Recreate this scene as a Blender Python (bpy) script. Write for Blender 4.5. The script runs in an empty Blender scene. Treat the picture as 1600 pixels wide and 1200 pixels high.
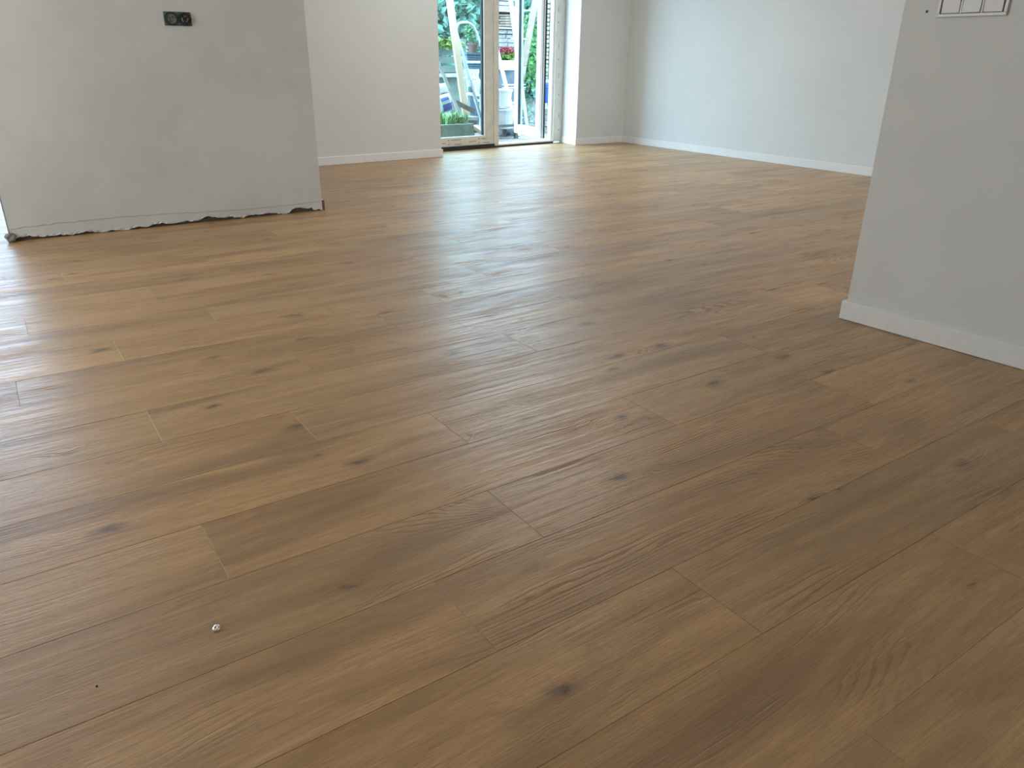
import bpy, math, random
from mathutils import Vector, Matrix

random.seed(7)
SC = bpy.context.scene
COL = SC.collection

# ------------------------------------------------------------------ camera
# world: x along the floorboards (parallel to the garden wall), y towards the garden, z up, metres
FPX, PITCH, ROLL, YAW, CAMH = 1174.42, 0.40955, 0.009616, 0.600696, 0.9350
_cp, _sp, _cr, _sr = math.cos(PITCH), math.sin(PITCH), math.cos(ROLL), math.sin(ROLL)
_ca, _sa = math.cos(YAW), math.sin(YAW)
def _w(x, y, z): return Vector((x*_ca + y*_sa, -x*_sa + y*_ca, z))
CR = _w(_cr, _sr*_sp, _sr*_cp)
CU = _w(-_sr, _cr*_sp, _cr*_cp)
CF = _w(0, _cp, -_sp)
CAMPOS = Vector((0, 0, CAMH))
cam = bpy.data.cameras.new('camera')
cam.sensor_fit = 'HORIZONTAL'; cam.sensor_width = 36.0
cam.lens = FPX/1600*36.0
cam.clip_start = 0.02; cam.clip_end = 200
camo = bpy.data.objects.new('camera', cam); COL.objects.link(camo)
M = Matrix(((CR.x, CU.x, -CF.x, 0), (CR.y, CU.y, -CF.y, 0), (CR.z, CU.z, -CF.z, CAMH), (0, 0, 0, 1)))
camo.matrix_world = M
SC.camera = camo

# ------------------------------------------------------------------ light
SKY = 14.0
wd = bpy.data.worlds.new('overcast_sky'); SC.world = wd; wd.use_nodes = True
bg = wd.node_tree.nodes['Background']
bg.inputs[0].default_value = (0.50, 0.77, 1.0, 1); bg.inputs[1].default_value = SKY
def area(name, loc, rot, sx, sy, power, col=(1, 1, 1)):
    l = bpy.data.lights.new(name, 'AREA'); l.shape = 'RECTANGLE'; l.size = sx; l.size_y = sy
    l.energy = power; l.color = col
    o = bpy.data.objects.new(name, l); COL.objects.link(o); o.location = loc; o.rotation_euler = rot
    return o
R = math.radians
# fill lamps added out of view, in front of solid walls and ceiling
area('fill_lamp_side', (-2.18, 3.45, 1.45), (R(90), 0, R(-90)), 1.9, 1.7, 74, (0.93, 0.985, 1.0))
area('fill_lamp_rear', (0.6, -2.92, 1.45), (R(90), 0, 0), 2.8, 1.7, 10, (1.0, 0.97, 0.92))
area('fill_lamp_rear_right', (5.0, -2.92, 1.5), (R(90), 0, 0), 2.2, 1.5, 85, (0.97, 0.99, 1.0))  # added to light the back and right walls
area('fill_lamp_ceiling', (4.1, 5.4, 2.58), (0, 0, 0), 1.6, 1.8, 40, (0.97, 0.985, 1.0))  # added overhead to brighten the far floor
SC.view_settings.view_transform = 'Standard'
SC.view_settings.look = 'None'
SC.view_settings.gamma = 1.0
SC.view_settings.use_curve_mapping = False
SC.view_settings.exposure = 0.0
try:
    SC.cycles.use_denoising = True; SC.cycles.use_adaptive_sampling = True; SC.cycles.adaptive_threshold = 0.03
    SC.cycles.max_bounces = 8; SC.cycles.diffuse_bounces = 4; SC.cycles.transparent_max_bounces = 12
except Exception:
    pass

# ------------------------------------------------------------------ helpers
def ray(px, py):
    x = (px-800)/FPX; y = (600-py)/FPX
    return CF + CR*x + CU*y
def at(px, py, v):
    d = ray(px, py); t = v/d.y
    return CAMPOS + d*t
def flr(px, py, z=0.0):
    d = ray(px, py); t = (z-CAMH)/d.z
    return CAMPOS + d*t

def srgb(r, g, b):
    f = lambda c: ((c/255.0+0.055)/1.055)**2.4 if c > 10 else c/255.0/12.92
    return (f(r), f(g), f(b), 1.0)

def wloc(o):
    p = Vector(o.location)
    while o.parent is not None:
        o = o.parent; p = p+Vector(o.location)
    return p

class MB:
    def __init__(self): self.v = []; self.f = []; self.m = []
    def add(self, vs, fs, mi=0):
        b = len(self.v); self.v += [tuple(p) for p in vs]
        self.f += [tuple(b+i for i in f) for f in fs]; self.m += [mi]*len(fs)
    def box(self, x0, x1, y0, y1, z0, z1, mat=None, mi=0):
        vs = [Vector(p) for p in ((x0,y0,z0),(x1,y0,z0),(x1,y1,z0),(x0,y1,z0),(x0,y0,z1),(x1,y0,z1),(x1,y1,z1),(x0,y1,z1))]
        if mat is not None: vs = [mat @ p for p in vs]
        self.add(vs, [(0,3,2,1),(4,5,6,7),(0,1,5,4),(1,2,6,5),(2,3,7,6),(3,0,4,7)], mi); return self
    def prism(self, poly, z0, z1, mi=0):
        n = len(poly)
        vs = [(p[0], p[1], z0) for p in poly]+[(p[0], p[1], z1) for p in poly]
        fs = [tuple(reversed(range(n))), tuple(range(n, 2*n))]+[(i, (i+1) % n, (i+1) % n+n, i+n) for i in range(n)]
        self.add(vs, fs, mi); return self
    def bar(self, a, b, w, h, up=Vector((0, 0, 1)), mi=0):
        a = Vector(a); b = Vector(b); d = (b-a).normalized(); up = Vector(up)
        s = d.cross(up)
        if s.length < 1e-4: s = d.cross(Vector((1, 0, 0)))
        s.normalize(); t = s.cross(d)
        vs = []
        for p in (a, b):
            for (i, j) in ((-1,-1),(1,-1),(1,1),(-1,1)): vs.append(p+s*(i*w/2)+t*(j*h/2))
        self.add(vs, [(3,2,1,0),(4,5,6,7),(0,1,5,4),(1,2,6,5),(2,3,7,6),(3,0,4,7)], mi); return self
    def tube(self, pts, r, n=10, mi=0, cap=True):
        pts = [Vector(p) for p in pts]; rings = []
        prev = None
        for i, p in enumerate(pts):
            d = (pts[min(i+1, len(pts)-1)]-pts[max(i-1, 0)]).normalized()
            if prev is None:
                s = d.cross(Vector((0, 0, 1)))
                if s.length < 1e-3: s = d.cross(Vector((1, 0, 0)))
            else:
                s = prev-d*prev.dot(d)
            s.normalize(); prev = s; t = d.cross(s)
            rr = r[i] if isinstance(r, (list, tuple)) else r
            rings.append([p+s*(math.cos(2*math.pi*k/n)*rr)+t*(math.sin(2*math.pi*k/n)*rr) for k in range(n)])
        vs = [q for rg in rings for q in rg]; fs = []
        for i in range(len(rings)-1):
            for k in range(n):
                fs.append((i*n+k, i*n+(k+1) % n, (i+1)*n+(k+1) % n, (i+1)*n+k))
        if cap:
            fs.append(tuple(range(n-1, -1, -1))); fs.append(tuple(range((len(rings)-1)*n, len(rings)*n)))
        self.add(vs, fs, mi); return self
    def lathe(self, prof, c, n=20, mat=None, mi=0, closed=False):
        vs = []; fs = []; c = Vector(c)
        for (r, z) in prof:
            for k in range(n):
                a = 2*math.pi*k/n; p = Vector((r*math.cos(a), r*math.sin(a), z))
                if mat is not None: p = mat @ p
                vs.append(p+c)
        m = len(prof)
        for i in range(m if closed else m-1):
            j = (i+1) % m
            for k in range(n):
                fs.append((i*n+k, i*n+(k+1) % n, j*n+(k+1) % n, j*n+k))
        if not closed:
            fs.append(tuple(range(n-1, -1, -1))); fs.append(tuple(range((m-1)*n, m*n)))
        self.add(vs, fs, mi); return self
    def build(self, name, mats, parent=None, smooth=False, bevel=0, origin=None, seg=2):
        me = bpy.data.meshes.new(name)
        o0 = Vector(origin) if origin is not None else Vector((0, 0, 0))
        me.from_pydata([tuple(Vector(p)-o0) for p in self.v], [], self.f)
        if not isinstance(mats, (list, tuple)): mats = [mats]
        for m_ in mats: me.materials.append(m_)
        for p, mi in zip(me.polygons, self.m): p.material_index = mi; p.use_smooth = smooth
        me.update()
        o = bpy.data.objects.new(name, me); COL.objects.link(o)
        if parent is not None:
            o.parent = parent; o.location = o0-wloc(parent)
        else:
            o.location = o0
        if bevel:
            b = o.modifiers.new('bevel', 'BEVEL'); b.width = bevel; b.segments = seg; b.limit_method = 'ANGLE'
        return o

def tag(o, label=None, cat=None, group=None, kind=None):
    if label: o['label'] = label
    if cat: o['category'] = cat
    if group: o['group'] = group
    if kind: o['kind'] = kind
    return o
def empty(name, loc):
    o = bpy.data.objects.new(name, None); COL.objects.link(o); o.location = loc; o.empty_display_size = 0.05
    return o
def thing(name, label, cat, loc, group=None):
    return tag(empty(name, Vector(loc)), label, cat, group)

# ------------------------------------------------------------------ materials
ORD = ['first', 'second', 'third', 'fourth', 'fifth', 'sixth', 'seventh', 'eighth', 'ninth', 'tenth', 'eleventh', 'twelfth', 'thirteenth',
       'fourteenth', 'fifteenth', 'sixteenth', 'seventeenth', 'eighteenth', 'nineteenth', 'twentieth', 'twenty-first', 'twenty-second',
       'twenty-third', 'twenty-fourth', 'twenty-fifth', 'twenty-sixth', 'twenty-seventh', 'twenty-eighth']
class NT:
    def __init__(self, name):
        self.mat = bpy.data.materials.new(name); self.mat.use_nodes = True
        self.t = self.mat.node_tree; self.n = self.t.nodes; self.l = self.t.links
        self.b = self.n['Principled BSDF']
    def new(self, ty, **kw):
        n = self.n.new(ty)
        for k, v in kw.items(): setattr(n, k, v)
        return n
    def set(self, sock, v):
        if hasattr(v, 'is_output') or isinstance(v, bpy.types.NodeSocket): self.l.new(v, sock)
        else: sock.default_value = v
    def math(self, op, a, b=0.0, c=None, clamp=False):
        n = self.new('ShaderNodeMath', operation=op); n.use_clamp = clamp
        self.set(n.inputs[0], a); self.set(n.inputs[1], b)
        if c is not None: self.set(n.inputs[2], c)
        return n.outputs[0]
    def comb(self, x, y, z):
        n = self.new('ShaderNodeCombineXYZ'); self.set(n.inputs[0], x); self.set(n.inputs[1], y); self.set(n.inputs[2], z)
        return n.outputs[0]
    def noise(self, vec, scale, detail=2.0, rough=0.5, dist=0.0):
        n = self.new('ShaderNodeTexNoise'); self.set(n.inputs['Vector'], vec)
        n.inputs['Scale'].default_value = scale; n.inputs['Detail'].default_value = detail
        n.inputs['Roughness'].default_value = rough; n.inputs['Distortion'].default_value = dist
        return n.outputs['Fac']
    def smooth(self, x, a, b, lo=0.0, hi=1.0):
        n = self.new('ShaderNodeMapRange', interpolation_type='SMOOTHSTEP')
        self.set(n.inputs['Value'], x)
        n.inputs['From Min'].default_value = a; n.inputs['From Max'].default_value = b
        n.inputs['To Min'].default_value = lo; n.inputs['To Max'].default_value = hi
        return n.outputs['Result']
    def mix(self, f, a, b, mode='MIX'):
        n = self.new('ShaderNodeMix', data_type='RGBA', blend_type=mode); n.clamp_factor = True
        self.set(n.inputs['Factor'], f); self.set(n.inputs['A'], a) if False else None
        ia = [s for s in n.inputs if s.name == 'A' and s.type == 'RGBA'][0]
        ib = [s for s in n.inputs if s.name == 'B' and s.type == 'RGBA'][0]
        fa = [s for s in n.inputs if s.name == 'Factor' and s.type == 'VALUE'][0]
        self.set(fa, f); self.set(ia, a); self.set(ib, b)
        return [s for s in n.outputs if s.type == 'RGBA'][0]
    def bump(self, h, strength, dist):
        n = self.new('ShaderNodeBump'); n.inputs['Strength'].default_value = strength
        n.inputs['Distance'].default_value = dist; self.set(n.inputs['Height'], h)
        self.l.new(n.outputs[0], self.b.inputs['Normal'])

def simple(name, c, rough=0.5, metal=0.0, var=0.08, scale=30.0, bump=0.0, c2=None, spec=0.5, stretch=None):
    """one plain surface: a colour with a procedural mottling"""
    t = NT(name)
    tc = t.new('ShaderNodeTexCoord').outputs['Object']
    if stretch:
        m = t.new('ShaderNodeMapping'); m.inputs['Scale'].default_value = stretch
        t.l.new(tc, m.inputs['Vector']); tc = m.outputs[0]
    f = t.noise(tc, scale, 4.0, 0.6)
    c = tuple(c[:3])+(1,)
    if c2 is None: c2 = tuple(max(0, x*(1-var*2.2)) for x in c[:3])+(1,)
    col = t.mix(t.smooth(f, 0.3, 0.7), c, tuple(c2[:3])+(1,))
    t.l.new(col, t.b.inputs['Base Color'])
    t.b.inputs['Roughness'].default_value = rough; t.b.inputs['Metallic'].default_value = metal
    t.b.inputs['Specular IOR Level'].default_value = spec
    if bump: t.bump(f, 0.5, bump)
    return t.mat

def wall_paint(name, c, blotch=0.04):
    t = NT(name)
    tc = t.new('ShaderNodeNewGeometry').outputs['Position']
    big = t.noise(tc, 1.7, 3.0, 0.55); fine = t.noise(tc, 60.0, 4.0, 0.6); mid = t.noise(tc, 9.0, 3.0, 0.5)
    c1 = tuple(c[:3])+(1,); c2 = tuple(x*(1-blotch) for x in c[:3])+(1,)
    col = t.mix(t.smooth(t.math('ADD', t.math('MULTIPLY', big, 0.7), t.math('MULTIPLY', mid, 0.3)), 0.35, 0.65), c1, c2)
    t.l.new(col, t.b.inputs['Base Color']); t.b.inputs['Roughness'].default_value = 0.75
    t.b.inputs['Specular IOR Level'].default_value = 0.3
    h = t.math('ADD', t.math('MULTIPLY', fine, 0.25), t.math('MULTIPLY', mid, 0.9))
    t.bump(h, 0.25, 0.004)
    return t.mat

def oak(name):
    t = NT(name); b = t.b
    tc = t.new('ShaderNodeTexCoord').outputs['Object']
    sep = t.new('ShaderNodeSeparateXYZ'); t.l.new(tc, sep.inputs[0])
    rnd = t.new('ShaderNodeObjectInfo').outputs['Random']
    off = t.math('MULTIPLY', rnd, 61.7)
    x0, y0 = sep.outputs[0], sep.outputs[1]
    sgn = t.math('SUBTRACT', t.math('MULTIPLY', t.math('GREATER_THAN', t.math('FRACT', t.math('MULTIPLY', rnd, 7.31)), 0.5), 2.0), 1.0)
    x = t.math('ADD', t.math('MULTIPLY', x0, sgn), t.math('MULTIPLY', off, 3.3))
    y = t.math('ADD', t.math('MULTIPLY', y0, sgn), t.math('MULTIPLY', off, 1.9))
    def vec(sx, sy, z=1.0):
        return t.comb(t.math('MULTIPLY', x, sx), t.math('MULTIPLY', y, sy), t.math('MULTIPLY', off, z))
    # knots: a scatter of elongated spots, some of them grown out
    vor = t.new('ShaderNodeTexVoronoi', voronoi_dimensions='2D', feature='F1')
    wob = t.noise(vec(22, 45), 1.0, 2.0, 0.6); wob2 = t.noise(vec(20, 40, 3.3), 1.0, 2.0, 0.6)
    kv = t.comb(t.math('ADD', t.math('MULTIPLY', x, 2.3), t.math('MULTIPLY', wob, 0.17)), t.math('ADD', t.math('MULTIPLY', y, 4.6), t.math('MULTIPLY', wob2, 0.17)), 0.0)
    t.l.new(kv, vor.inputs['Vector']); vor.inputs['Scale'].default_value = 1.0; vor.inputs['Randomness'].default_value = 1.0
    ks = t.new('ShaderNodeSeparateColor'); t.l.new(vor.outputs['Color'], ks.inputs[0])
    gate = t.smooth(ks.outputs[0], 0.42, 0.70); size = t.math('ADD', t.math('MULTIPLY', ks.outputs[1], 0.75), 0.30)
    kd = t.math('DIVIDE', vor.outputs['Distance'], size)
    core = t.math('MULTIPLY', t.smooth(kd, 0.085, 0.0), gate)
    ring1 = t.math('MULTIPLY', t.smooth(kd, 0.16, 0.05), gate)
    halo = t.math('MULTIPLY', t.smooth(kd, 0.55, 0.05), gate)
    # growth-ring field: nearly parallel, arching slowly, wrapped round the knots
    low = t.noise(vec(0.85, 2.2), 1.0, 1.0, 0.4)
    mid = t.noise(vec(2.4, 9.0, 1.3), 1.0, 2.0, 0.5)
    g = t.math('ADD', t.math('ADD', y, t.math('MULTIPLY', low, 0.42)), t.math('ADD', t.math('MULTIPLY', mid, 0.03), t.math('MULTIPLY', halo, 0.055)))
    rs = t.math('SINE', t.math('ADD', t.math('MULTIPLY', g, 2*math.pi*78.0), t.math('MULTIPLY', t.noise(vec(3.0, 60.0, 1.9), 1.0, 1.0), 9.0)))
    ringline = t.smooth(rs, 0.15, 0.95)
    patch = t.smooth(t.noise(vec(2.2, 8.0, 2.1), 1.0, 2.0), 0.52, 0.70)
    rings = t.math('MULTIPLY', ringline, t.math('ADD', t.math('MULTIPLY', patch, 0.9), 0.08))
    # fibres and pores
    fib = t.noise(vec(9.0, 300.0, 1.7), 1.0, 2.0, 0.7)
    pore = t.smooth(t.noise(vec(38.0, 620.0, 2.7), 1.0, 1.0, 0.5), 0.58, 0.72)
    streak = t.noise(t.comb(t.math('MULTIPLY', x, 1.3), t.math('MULTIPLY', g, 34.0), off), 1.0, 4.0, 0.6)
    tone = t.noise(vec(1.15, 7.5, 0.7), 1.0, 3.0, 0.55)
    smoke = t.smooth(t.noise(vec(1.1, 8.0, 1.1), 1.0, 4.0, 0.55, 0.4), 0.48, 0.72)
    k = t.math('ADD', t.math('MULTIPLY', tone, 0.55), t.math('MULTIPLY', streak, 0.45))
    ramp = t.new('ShaderNodeValToRGB'); t.l.new(k, ramp.inputs[0])
    e = ramp.color_ramp.elements
    e[0].position = 0.30; e[0].color = OAK_DARK
    e[1].position = 0.70; e[1].color = OAK_LIGHT
    em = e.new(0.50); em.color = OAK_MID
    col = ramp.outputs[0]
    # planks differ: some greyer, some warmer, some darker
    grey = t.math('FRACT', t.math('MULTIPLY', rnd, 13.7))
    col = t.mix(t.math('MULTIPLY', grey, 0.40), col, OAK_GREY)
    val = t.math('ADD', t.math('MULTIPLY', t.math('FRACT', t.math('MULTIPLY', rnd, 29.3)), 0.22), 0.88)
    col = t.mix(1.0, col, t.comb(val, val, val), 'MULTIPLY')
    col = t.mix(t.math('MULTIPLY', smoke, 0.62), col, OAK_SMOKE)
    mott = t.noise(vec(22.0, 70.0, 2.3), 1.0, 3.0, 0.65)
    col = t.mix(t.math('MULTIPLY', t.smooth(mott, 0.38, 0.66), 0.16), col, OAK_SMOKE)
    col = t.mix(t.math('MULTIPLY', t.smooth(fib, 0.40, 0.64), 0.30), col, OAK_SMOKE)
    col = t.mix(t.math('MULTIPLY', rings, 0.36), col, OAK_RING)
    col = t.mix(t.math('MULTIPLY', pore, 0.28), col, OAK_RING)
    col = t.mix(t.math('MULTIPLY', ring1, 0.55), col, OAK_SMOKE)
    col = t.mix(t.math('MULTIPLY', core, 0.78), col, OAK_KNOT)
    t.l.new(col, b.inputs['Base Color'])
    coarse = t.smooth(t.noise(vec(2.6, 95.0, 0.9), 1.0, 3.0, 0.62), 0.40, 0.64)
    rough = t.math('ADD', t.math('MULTIPLY', rings, 0.34), t.math('ADD', t.math('MULTIPLY', coarse, 0.17), t.math('ADD', t.math('MULTIPLY', fib, 0.10), FLOOR_ROUGH)))
    t.l.new(rough, b.inputs['Roughness'])
    b.inputs['Specular IOR Level'].default_value = 0.68
    h = t.math('SUBTRACT', t.math('SUBTRACT', 1.0, t.math('ADD', t.math('MULTIPLY', rings, 0.9), t.math('MULTIPLY', coarse, 0.30))), t.math('ADD', t.math('MULTIPLY', pore, 0.25), t.math('MULTIPLY', fib, 0.35)))
    t.bump(h, 0.75, 0.0008)
    return t.mat

FLOOR_ROUGH = 0.245
OAK_DARK = (0.298, 0.159, 0.063, 1); OAK_MID = (0.498, 0.283, 0.119, 1); OAK_LIGHT = (0.658, 0.395, 0.177, 1)
OAK_GREY = (0.420, 0.276, 0.141, 1); OAK_SMOKE = (0.218, 0.126, 0.058, 1); OAK_RING = (0.176, 0.099, 0.044, 1)
OAK_KNOT = (0.070, 0.047, 0.032, 1)

def glassy(name, tint=(0.90, 0.97, 0.96, 1)):
    t = NT(name); t.n.remove(t.b)
    tr = t.new('ShaderNodeBsdfTransparent'); tr.inputs[0].default_value = tint
    gl = t.new('ShaderNodeBsdfGlossy'); gl.inputs['Roughness'].default_value = 0.0
    tcx = t.new('ShaderNodeTexCoord').outputs['Object']
    lw = t.new('ShaderNodeLayerWeight'); lw.inputs['Blend'].default_value = 0.5
    fr = t.math('ADD', t.math('MULTIPLY', t.math('POWER', lw.outputs['Facing'], 4.0), 0.9), 0.035)
    sm = t.smooth(t.noise(tcx, 5.0, 3.0), 0.3, 0.8, 0.0, 0.03)
    mx = t.new('ShaderNodeMixShader'); t.l.new(t.math('ADD', fr, sm, clamp=True), mx.inputs[0])
    t.l.new(tr.outputs[0], mx.inputs[1]); t.l.new(gl.outputs[0], mx.inputs[2])
    t.l.new(mx.outputs[0], t.n['Material Output'].inputs[0])
    return t.mat

OAK = oak('oak_plank')
M_SUB = simple('screed_brown', (0.16, 0.105, 0.06), 0.7)
M_WALL = wall_paint('white_wall_paint', (0.665, 0.675, 0.66))
M_PLASTER = wall_paint('grey_white_plaster', (0.625, 0.635, 0.62), 0.09)
M_BRICKCORE = simple('dark_rubble_core', (0.10, 0.075, 0.055), 0.9, scale=60, bump=0.004)
M_CEIL = wall_paint('ceiling_paint', (0.80, 0.80, 0.79))
M_SKIRT = simple('skirting_white', (0.78, 0.785, 0.77), 0.38, var=0.02)
M_MDF = simple('raw_mdf', (0.17, 0.085, 0.04), 0.8, var=0.15, scale=90)
M_UPVC = simple('upvc_white', (0.80, 0.83, 0.83), 0.32, var=0.02)
M_FILM = simple('upvc_film', (0.66, 0.63, 0.56), 0.42, var=0.05, scale=12)
M_SEAL = simple('rubber_seal', (0.025, 0.03, 0.035), 0.6)
M_SILL = simple('dark_sill', (0.012, 0.016, 0.02), 0.35, var=0.2)
M_RED = simple('red_print', (0.36, 0.09, 0.06), 0.6)
M_GREYPRINT = simple('grey_print', (0.22, 0.24, 0.25), 0.6)
M_GLASS = glassy('window_glass')
M_TINTED = glassy('light_dimming_glass', (0.80, 0.76, 0.77, 1))  # tint added to weaken the glare from the window behind the partition
M_SWITCH = simple('switch_plastic', (0.64, 0.64, 0.61), 0.35, var=0.02)
M_ALU = simple('brushed_aluminium', (0.360, 0.370, 0.370), 0.38, 0.35, var=0.06)
M_STEEL = simple('bright_steel', (0.85, 0.85, 0.84), 0.18, 1.0, var=0.05)
M_BLACK = simple('black_plastic', (0.02, 0.022, 0.025), 0.5)

# ------------------------------------------------------------------ setting: floor
W, L, V0 = 0.225, 1.220, 0.3873
JOINT = {-1: 0.92, 0: 0.30, 1: 0.966, 2: 0.549, 3: 0.814, 4: 0.221, 5: 0.900, 6: 0.574, 7: 0.232, 8: 0.734, 9: -0.063, 10: 0.245,
         11: 0.611, 12: 0.002, 13: 0.476, 14: 0.86, 15: 0.191}
ROOM = (-2.25, 6.52, -3.0, 7.40)
floor = empty('floor', Vector((0, 0, 0))); tag(floor, 'light brown oak plank floor laid in staggered rows', None, None, 'structure')
MB().box(ROOM[0]-0.1, ROOM[1]+0.2, ROOM[2]-0.1, 7.62, -0.12, -0.0095).build('subfloor', M_SUB, floor)
def plank_mesh(mb, x0, x1, y0, y1, c=0.0008, d=0.0006, z=0.0):
    g = 0.00015; x0 += g; x1 -= g; y0 += g; y1 -= g
    vs = [(x0,y0,z-0.009),(x1,y0,z-0.009),(x1,y1,z-0.009),(x0,y1,z-0.009),
          (x0,y0,z-d),(x1,y0,z-d),(x1,y1,z-d),(x0,y1,z-d),
          (x0+c,y0+c,z),(x1-c,y0+c,z),(x1-c,y1-c,z),(x0+c,y1-c,z)]
    fs = [(0,1,5,4),(1,2,6,5),(2,3,7,6),(3,0,4,7),(4,5,9,8),(5,6,10,9),(6,7,11,10),(7,4,8,11),(8,9,10,11)]
    mb.add(vs, fs)
full = bpy.data.meshes.new('plank'); _m = MB(); plank_mesh(_m, -L/2, L/2, -W/2, W/2)
full.from_pydata(_m.v, [], _m.f); full.materials.append(OAK)
def in_view(x0, x1, y0, y1):
    n = 0
    for i in range(7):
        for j in range(3):
            p = Vector((x0+(x1-x0)*i/6, y0+(y1-y0)*j/2, 0))-CAMPOS
            z = p.dot(CF)
            if z < 0.05: continue
            px = 800+FPX*p.dot(CR)/z; py = 600-FPX*p.dot(CU)/z
            if -330 < px < 1930 and -100 < py < 1560: return True
    return False
rest = MB(); rj = random.Random(3); nplank = 0
row = int(math.floor((ROOM[2]-V0)/W)); prevj = 0.0
while V0+row*W < 7.42:
    ya, yb = V0+row*W, min(V0+(row+1)*W, 7.46)
    j = JOINT.get(row)
    if j is None:
        j = (prevj+rj.uniform(0.3, 0.92)) % L
    prevj = j
    k0 = math.floor((ROOM[0]-j)/L); x = j+k0*L
    while x < 6.56:
        xa, xb = max(x, ROOM[0]), min(x+L, 6.56)
        if xb-xa > 0.02:
            if in_view(xa, xb, ya, yb):
                cx, cy = x+L/2, V0+(row+0.5)*W
                if abs(xb-xa-L) < 1e-4 and abs(yb-ya-W) < 1e-4: me = full
                else:
                    _m = MB(); plank_mesh(_m, xa-cx, xb-cx, ya-cy, yb-cy)
                    me = bpy.data.meshes.new('plank'); me.from_pydata(_m.v, [], _m.f); me.materials.append(OAK)
                o = bpy.data.objects.new('plank', me); COL.objects.link(o); o.parent = floor
                o.location = (cx, cy, rj.uniform(-0.00035, 0.0)); nplank += 1
            else:
                plank_mesh(rest, xa, xb, ya, yb)
        x += L
    row += 1
tag(rest.build('plank_rest', OAK, floor), kind='stuff')
print('planks', nplank)

# ------------------------------------------------------------------ setting: walls
HC = 2.62
def wall(name, poly, mat=M_WALL, z0=0.0, z1=HC):
    return tag(MB().prism(poly, z0, z1).build(name, mat), kind='structure')
# garden wall left of the door, and its unseen part with a window behind the partition
BL0, BL1 = (2.52, 6.945), (3.895, 7.00)
wall('wall_back_left', [(0.35, 6.90), BL0, BL1, (3.90, 7.66), (0.35, 7.66)])
# window opening behind the partition: x -2.5..-0.15
wall('wall_back_outer', [(-2.45, 6.90), (-2.10, 6.90), (-2.10, 7.30), (-2.45, 7.30)])
wall('wall_back_above', [(-2.10, 6.90), (0.35, 6.90), (0.35, 7.30), (-2.10, 7.30)], z0=2.25)
# right of the door, with the bright reveal
wall('wall_back_right', [(5.80, 7.192), (6.53, 7.192), (6.80, 7.192), (6.80, 7.66), (5.865, 7.66)])
wall('wall_above_door', [(3.90, 7.02), (5.80, 7.192), (5.865, 7.66), (3.90, 7.66)], z0=2.22)
wall('wall_right', [(6.525, 7.20), (6.375, -3.2), (6.75, -3.2), (6.75, 7.20)])
wall('wall_rear', [(-2.45, -3.3), (6.75, -3.3), (6.75, -3.0), (-2.45, -3.0)])
wall('wall_outer_left', [(-2.45, -3.0), (-2.25, -3.0), (-2.25, 7.0), (-2.45, 7.0)])
tag(MB().box(-2.45, 6.8, -3.3, 7.66, HC, HC+0.15).build('ceiling', M_CEIL), kind='structure')

# partition with the ragged plaster foot
PV = 4.838; PU0, PU1 = 0.035, 1.787
wl = empty('wall_left', Vector((0, PV, 0))); tag(wl, 'grey white plastered partition with a ragged torn bottom edge', None, None, 'structure')
MB().box(PU0+0.012, PU1-0.004, PV+0.014, PV+0.235, 0, HC).build('core', M_BRICKCORE, wl)
rp = random.Random(11)
def ragged(u):
    s = 0.011+0.006*math.sin(u*7.1+1)+0.005*math.sin(u*19.0)+0.004*math.sin(u*47+2)
    if 1.02 < u < 1.45: s += 0.006
    if 1.55 < u < 1.70: s += 0.022*math.sin((u-1.55)/0.15*math.pi)
    if u > 1.72: s *= 0.3
    return max(0.0015, s+rp.uniform(-0.004, 0.004))
sk = MB(); cols = []
nu = 120
for i in range(nu+1):
    u = PU0+(PU1-PU0)*i/nu
    zb = ragged(u); zs = 0.062+0.012*math.sin(u*3.3)+rp.uniform(-0.003, 0.003)
    yb = PV+rp.uniform(-0.003, 0.004)
    cols.append([(u, PV+0.02, zb), (u, yb+0.003, zb), (u, PV+0.003, zb+0.012), (u, PV+0.0025, zs), (u, PV, zs+0.006), (u, PV, HC)])
vs = [p for c in cols for p in c]; fs = []
for i in range(nu):
    for k in range(5):
        a = i*6+k; fs.append((a, a+6, a+7, a+1))
sk.add(vs, fs); sk.build('plaster_skin', M_PLASTER, wl, smooth=False)
MB().box(PU1-0.012, PU1, PV+0.001, PV+0.235, 0.003, HC).build('end_plaster', M_PLASTER, wl)
MB().box(PU0, PU0+0.012, PV+0.001, PV+0.235, 0.05, HC).build('end_plaster', M_PLASTER, wl)
MB().box(PU0-0.003, PU0+0.001, PV-0.001, PV+0.02, 0.016, 0.30).build('corner_bead', M_ALU, wl)
# crumbs of plaster by the foot of the partition
def crumb(name, c, r, mat, seed, squash=0.7, n=9):
    rr = random.Random(seed); m = MB(); prof = []
    vs = []; fs = []
    for i in range(1, 5):
        th = math.pi*i/5
        for k in range(n):
            a = 2*math.pi*k/n; q = r*(1+rr.uniform(-0.3, 0.3))
            vs.append((c[0]+q*math.sin(th)*math.cos(a), c[1]+q*math.sin(th)*math.sin(a), c[2]+r*squash*(1-math.cos(th)) if True else 0))
    for i in range(3):
        for k in range(n): fs.append((i*n+k, i*n+(k+1) % n, (i+1)*n+(k+1) % n, (i+1)*n+k))
    fs.append(tuple(range(n-1, -1, -1))); fs.append(tuple(range(3*n, 4*n)))
    m.add(vs, fs); z0 = min(p[2] for p in m.v)
    m.v = [(p[0], p[1], p[2]-z0+c[2]) for p in m.v]
    return m.build(name, mat, origin=c)
M_CRUMB = simple('plaster_crumb', (0.30, 0.28, 0.25), 0.9, var=0.2, scale=80)
tag(crumb('plaster_lump', (0.036, PV-0.004, 0.0), 0.026, M_CRUMB, 4, 1.1), 'crumbled grey plaster lump at the corner of the partition', 'rubble')

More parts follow.
